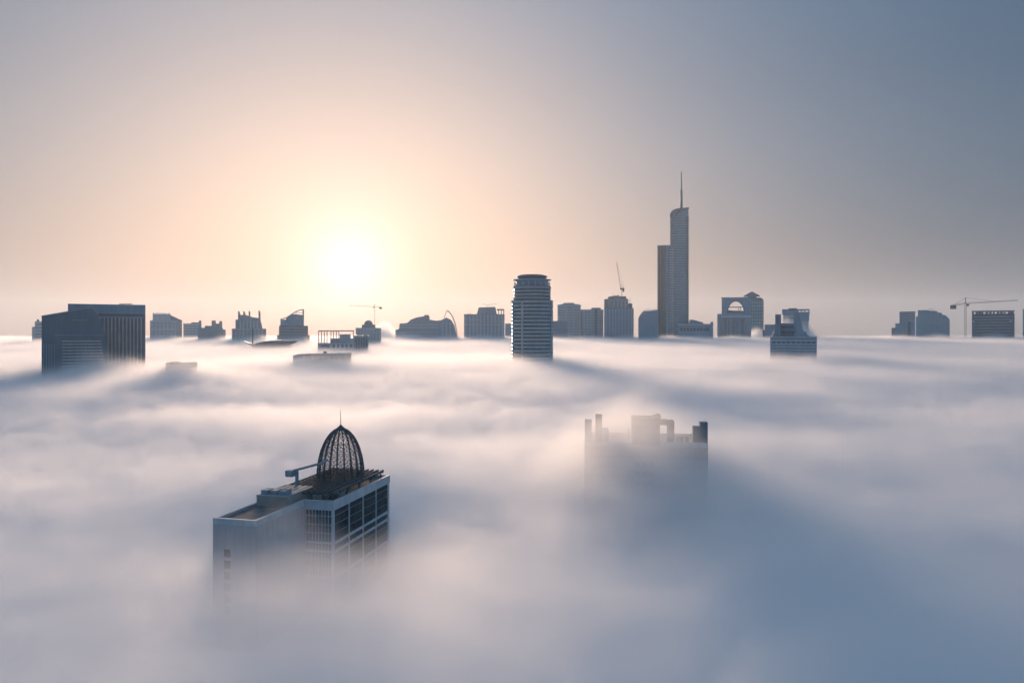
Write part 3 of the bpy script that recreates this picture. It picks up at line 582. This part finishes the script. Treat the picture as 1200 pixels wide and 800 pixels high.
def fog_volume(name, label, mn, mx, res, mat):
    t = bpy.data.node_groups.new(name, 'GeometryNodeTree'); t.interface.new_socket('Geometry', in_out='OUTPUT', socket_type='NodeSocketGeometry')
    k = NodeKit(t); out = k.n('NodeGroupOutput'); vc = k.n('GeometryNodeVolumeCube')
    pos = k.n('GeometryNodeInputPosition').outputs[0]; sp = k.n('ShaderNodeSeparateXYZ'); t.links.new(pos, sp.inputs[0]); X, Y, Z = sp.outputs
    flat = k.vm('MULTIPLY', pos, (1, 1, 0))
    h1 = k.noise(k.vm('MULTIPLY', flat, (1/330, 1/190, 0)), 2., .45, .4); h2 = k.noise(k.vm('MULTIPLY', flat, (1/95, 1/62, 0)), 3., .5, .8)
    h = k.m('ADD', k.m('MULTIPLY_ADD', h1, 34., -17.), k.m('MULTIPLY_ADD', h2, 12., -6.))
    h = k.m('MULTIPLY', h, k.step(Y, 150., 1100., 1., .36))
    h = k.m('ADD', h, k.m('ADD', k.step(Y, 120., 850., 156., 169.), k.m('ADD', k.step(Y, 650., 2000., 0., 17.), k.step(Y, 2050., 2700., 0., -36.))))
    for x, y, a, s in SWELLS:
        if not (mn[0]-3*s < x < mx[0]+3*s and mn[1]-3*s < y < mx[1]+3*s): continue
        dx = k.m('SUBTRACT', X, x); dy = k.m('SUBTRACT', Y, y); r2 = k.m('ADD', k.m('MULTIPLY', dx, dx), k.m('MULTIPLY', dy, dy))
        h = k.m('MULTIPLY_ADD', k.m('EXPONENT', k.m('MULTIPLY', r2, -1/(s*s))), a, h)
    away = k.step(Y, 420., 705.)                              # close by the wisps are finer
    def blend(p, q): return k.m('ADD', k.m('MULTIPLY', p, k.m('SUBTRACT', 1., away)), k.m('MULTIPLY', q, away))
    coarse = k.m('MULTIPLY', k.m('MULTIPLY_ADD', k.noise(k.vm('MULTIPLY', pos, (1/58, 1/50, 1/24)), 5., .66, 1.4), 32., -16.), k.step(Y, 300., 1500., .9, .45))
    if mn[1] < 400:
        fine = k.m('MULTIPLY_ADD', k.noise(k.vm('MULTIPLY', pos, (1/30, 1/26, 1/13)), 5., .66, 1.4), 24., -12.)
        fine = k.m('ADD', fine, k.m('MULTIPLY_ADD', k.noise(k.vm('MULTIPLY', pos, (1/13, 1/11, 1/7)), 3., .6, 2.), 9., -4.5))
        coarse = blend(fine, coarse)
    dep = k.m('ADD', k.m('SUBTRACT', h, Z), coarse)
    soft = k.m('POWER', k.step(dep, -12., 15.), 2.); firm = k.step(dep, -2., 13.)
    den = k.m('MULTIPLY', blend(firm, soft), k.step(Y, 140., 500., .58, .95))
    t.links.new(den, vc.inputs['Density']); vc.inputs['Min'].default_value = mn; vc.inputs['Max'].default_value = mx
    for i in range(3): vc.inputs['Resolution '+'XYZ'[i]].default_value = res[i]
    sm = k.n('GeometryNodeSetMaterial'); sm.inputs['Material'].default_value = mat
    t.links.new(vc.outputs[0], sm.inputs[0]); t.links.new(sm.outputs[0], out.inputs[0])
    me = bpy.data.meshes.new(name); me.materials.append(mat); o = link(name, me); o.modifiers.new('fog', 'NODES').node_group = t
    tag(o, label, kind='stuff'); return o
FOG = volume_material('fog', .065, .5, (1, 1, 1), 'density', 7.)
fog_volume('fog', 'rolling pale fog filling the foreground between the near towers', (-560, -60, 118), (560, 720, 198), (448, 312, 42), FOG)
fog_volume('fog', 'level sea of fog reaching from the middle distance to the skyline', (-2500, 720, 124), (2500, 3600, 262), (420, 240, 69), FOG)
def fog_deep():
    xs = sorted(set([-7150, -6800, -6300, -6000, -5400, -4600, -4000, -3400, -3000]+list(range(-2600, 2601, 50))+[3000, 3400, 4000, 4600, 5400, 6000, 6300, 6800, 7150]))
    ys = [-2400, -1500, -800, -400, -200, -110]+list(range(-60, 3660, 40))+[3800, 4200, 5000, 6500, 8000, 9000, 9200, 9500, 9850]
    def ss(v, a, b): v = min(1, max(0, (v-a)/(b-a))); return v*v*(3-2*v)
    def z(x, y):
        base = 156+13*ss(y, 120, 850)+17*ss(y, 650, 2000)-36*ss(y, 2050, 2700)
        e1 = min(560-abs(x), y+60, 760-y); e2 = min(2500-abs(x), y-700, 3600-y); e = max(e1, e2)
        s = min(1, max(0, e/60)) if e1 >= e2 else min(1, max(0, e/300)); s = s*s*(3-2*s); low = base-29 if y < 700 else base-24
        return base-4+(low-base+4)*s+(1.6*math.sin(x*.0041+y*.0013)+1.4*math.sin(y*.0063-x*.0017))*(1-s)
    nx = len(xs); verts = [(x, y, z(x, y)) for y in ys for x in xs]; faces = [(j*nx+i, j*nx+i+1, (j+1)*nx+i+1, (j+1)*nx+i) for j in range(len(ys)-1) for i in range(nx-1)]
    me = bpy.data.meshes.new('fog'); me.from_pydata(verts, [], faces); me.shade_smooth()
    m = bpy.data.materials.new('deep_fog'); m.use_nodes = True; p = m.node_tree.nodes['Principled BSDF']
    p.inputs['Base Color'].default_value = (.96, .96, .96, 1); p.inputs['Roughness'].default_value = 1; p.inputs['Specular IOR Level'].default_value = 0
    me.materials.append(m); tag(link('fog', me), 'deep opaque fog under the drifting top', kind='stuff')
fog_deep()

# ------------------------------------------------------------------ haze
hz = link('haze', box_mesh(14600, 12600, 642, volume_material('haze', .00007, .38, (.78, .91, 1.0))), None, (0, 3700, 319))
tag(hz, 'thin morning haze over the whole city', kind='stuff')
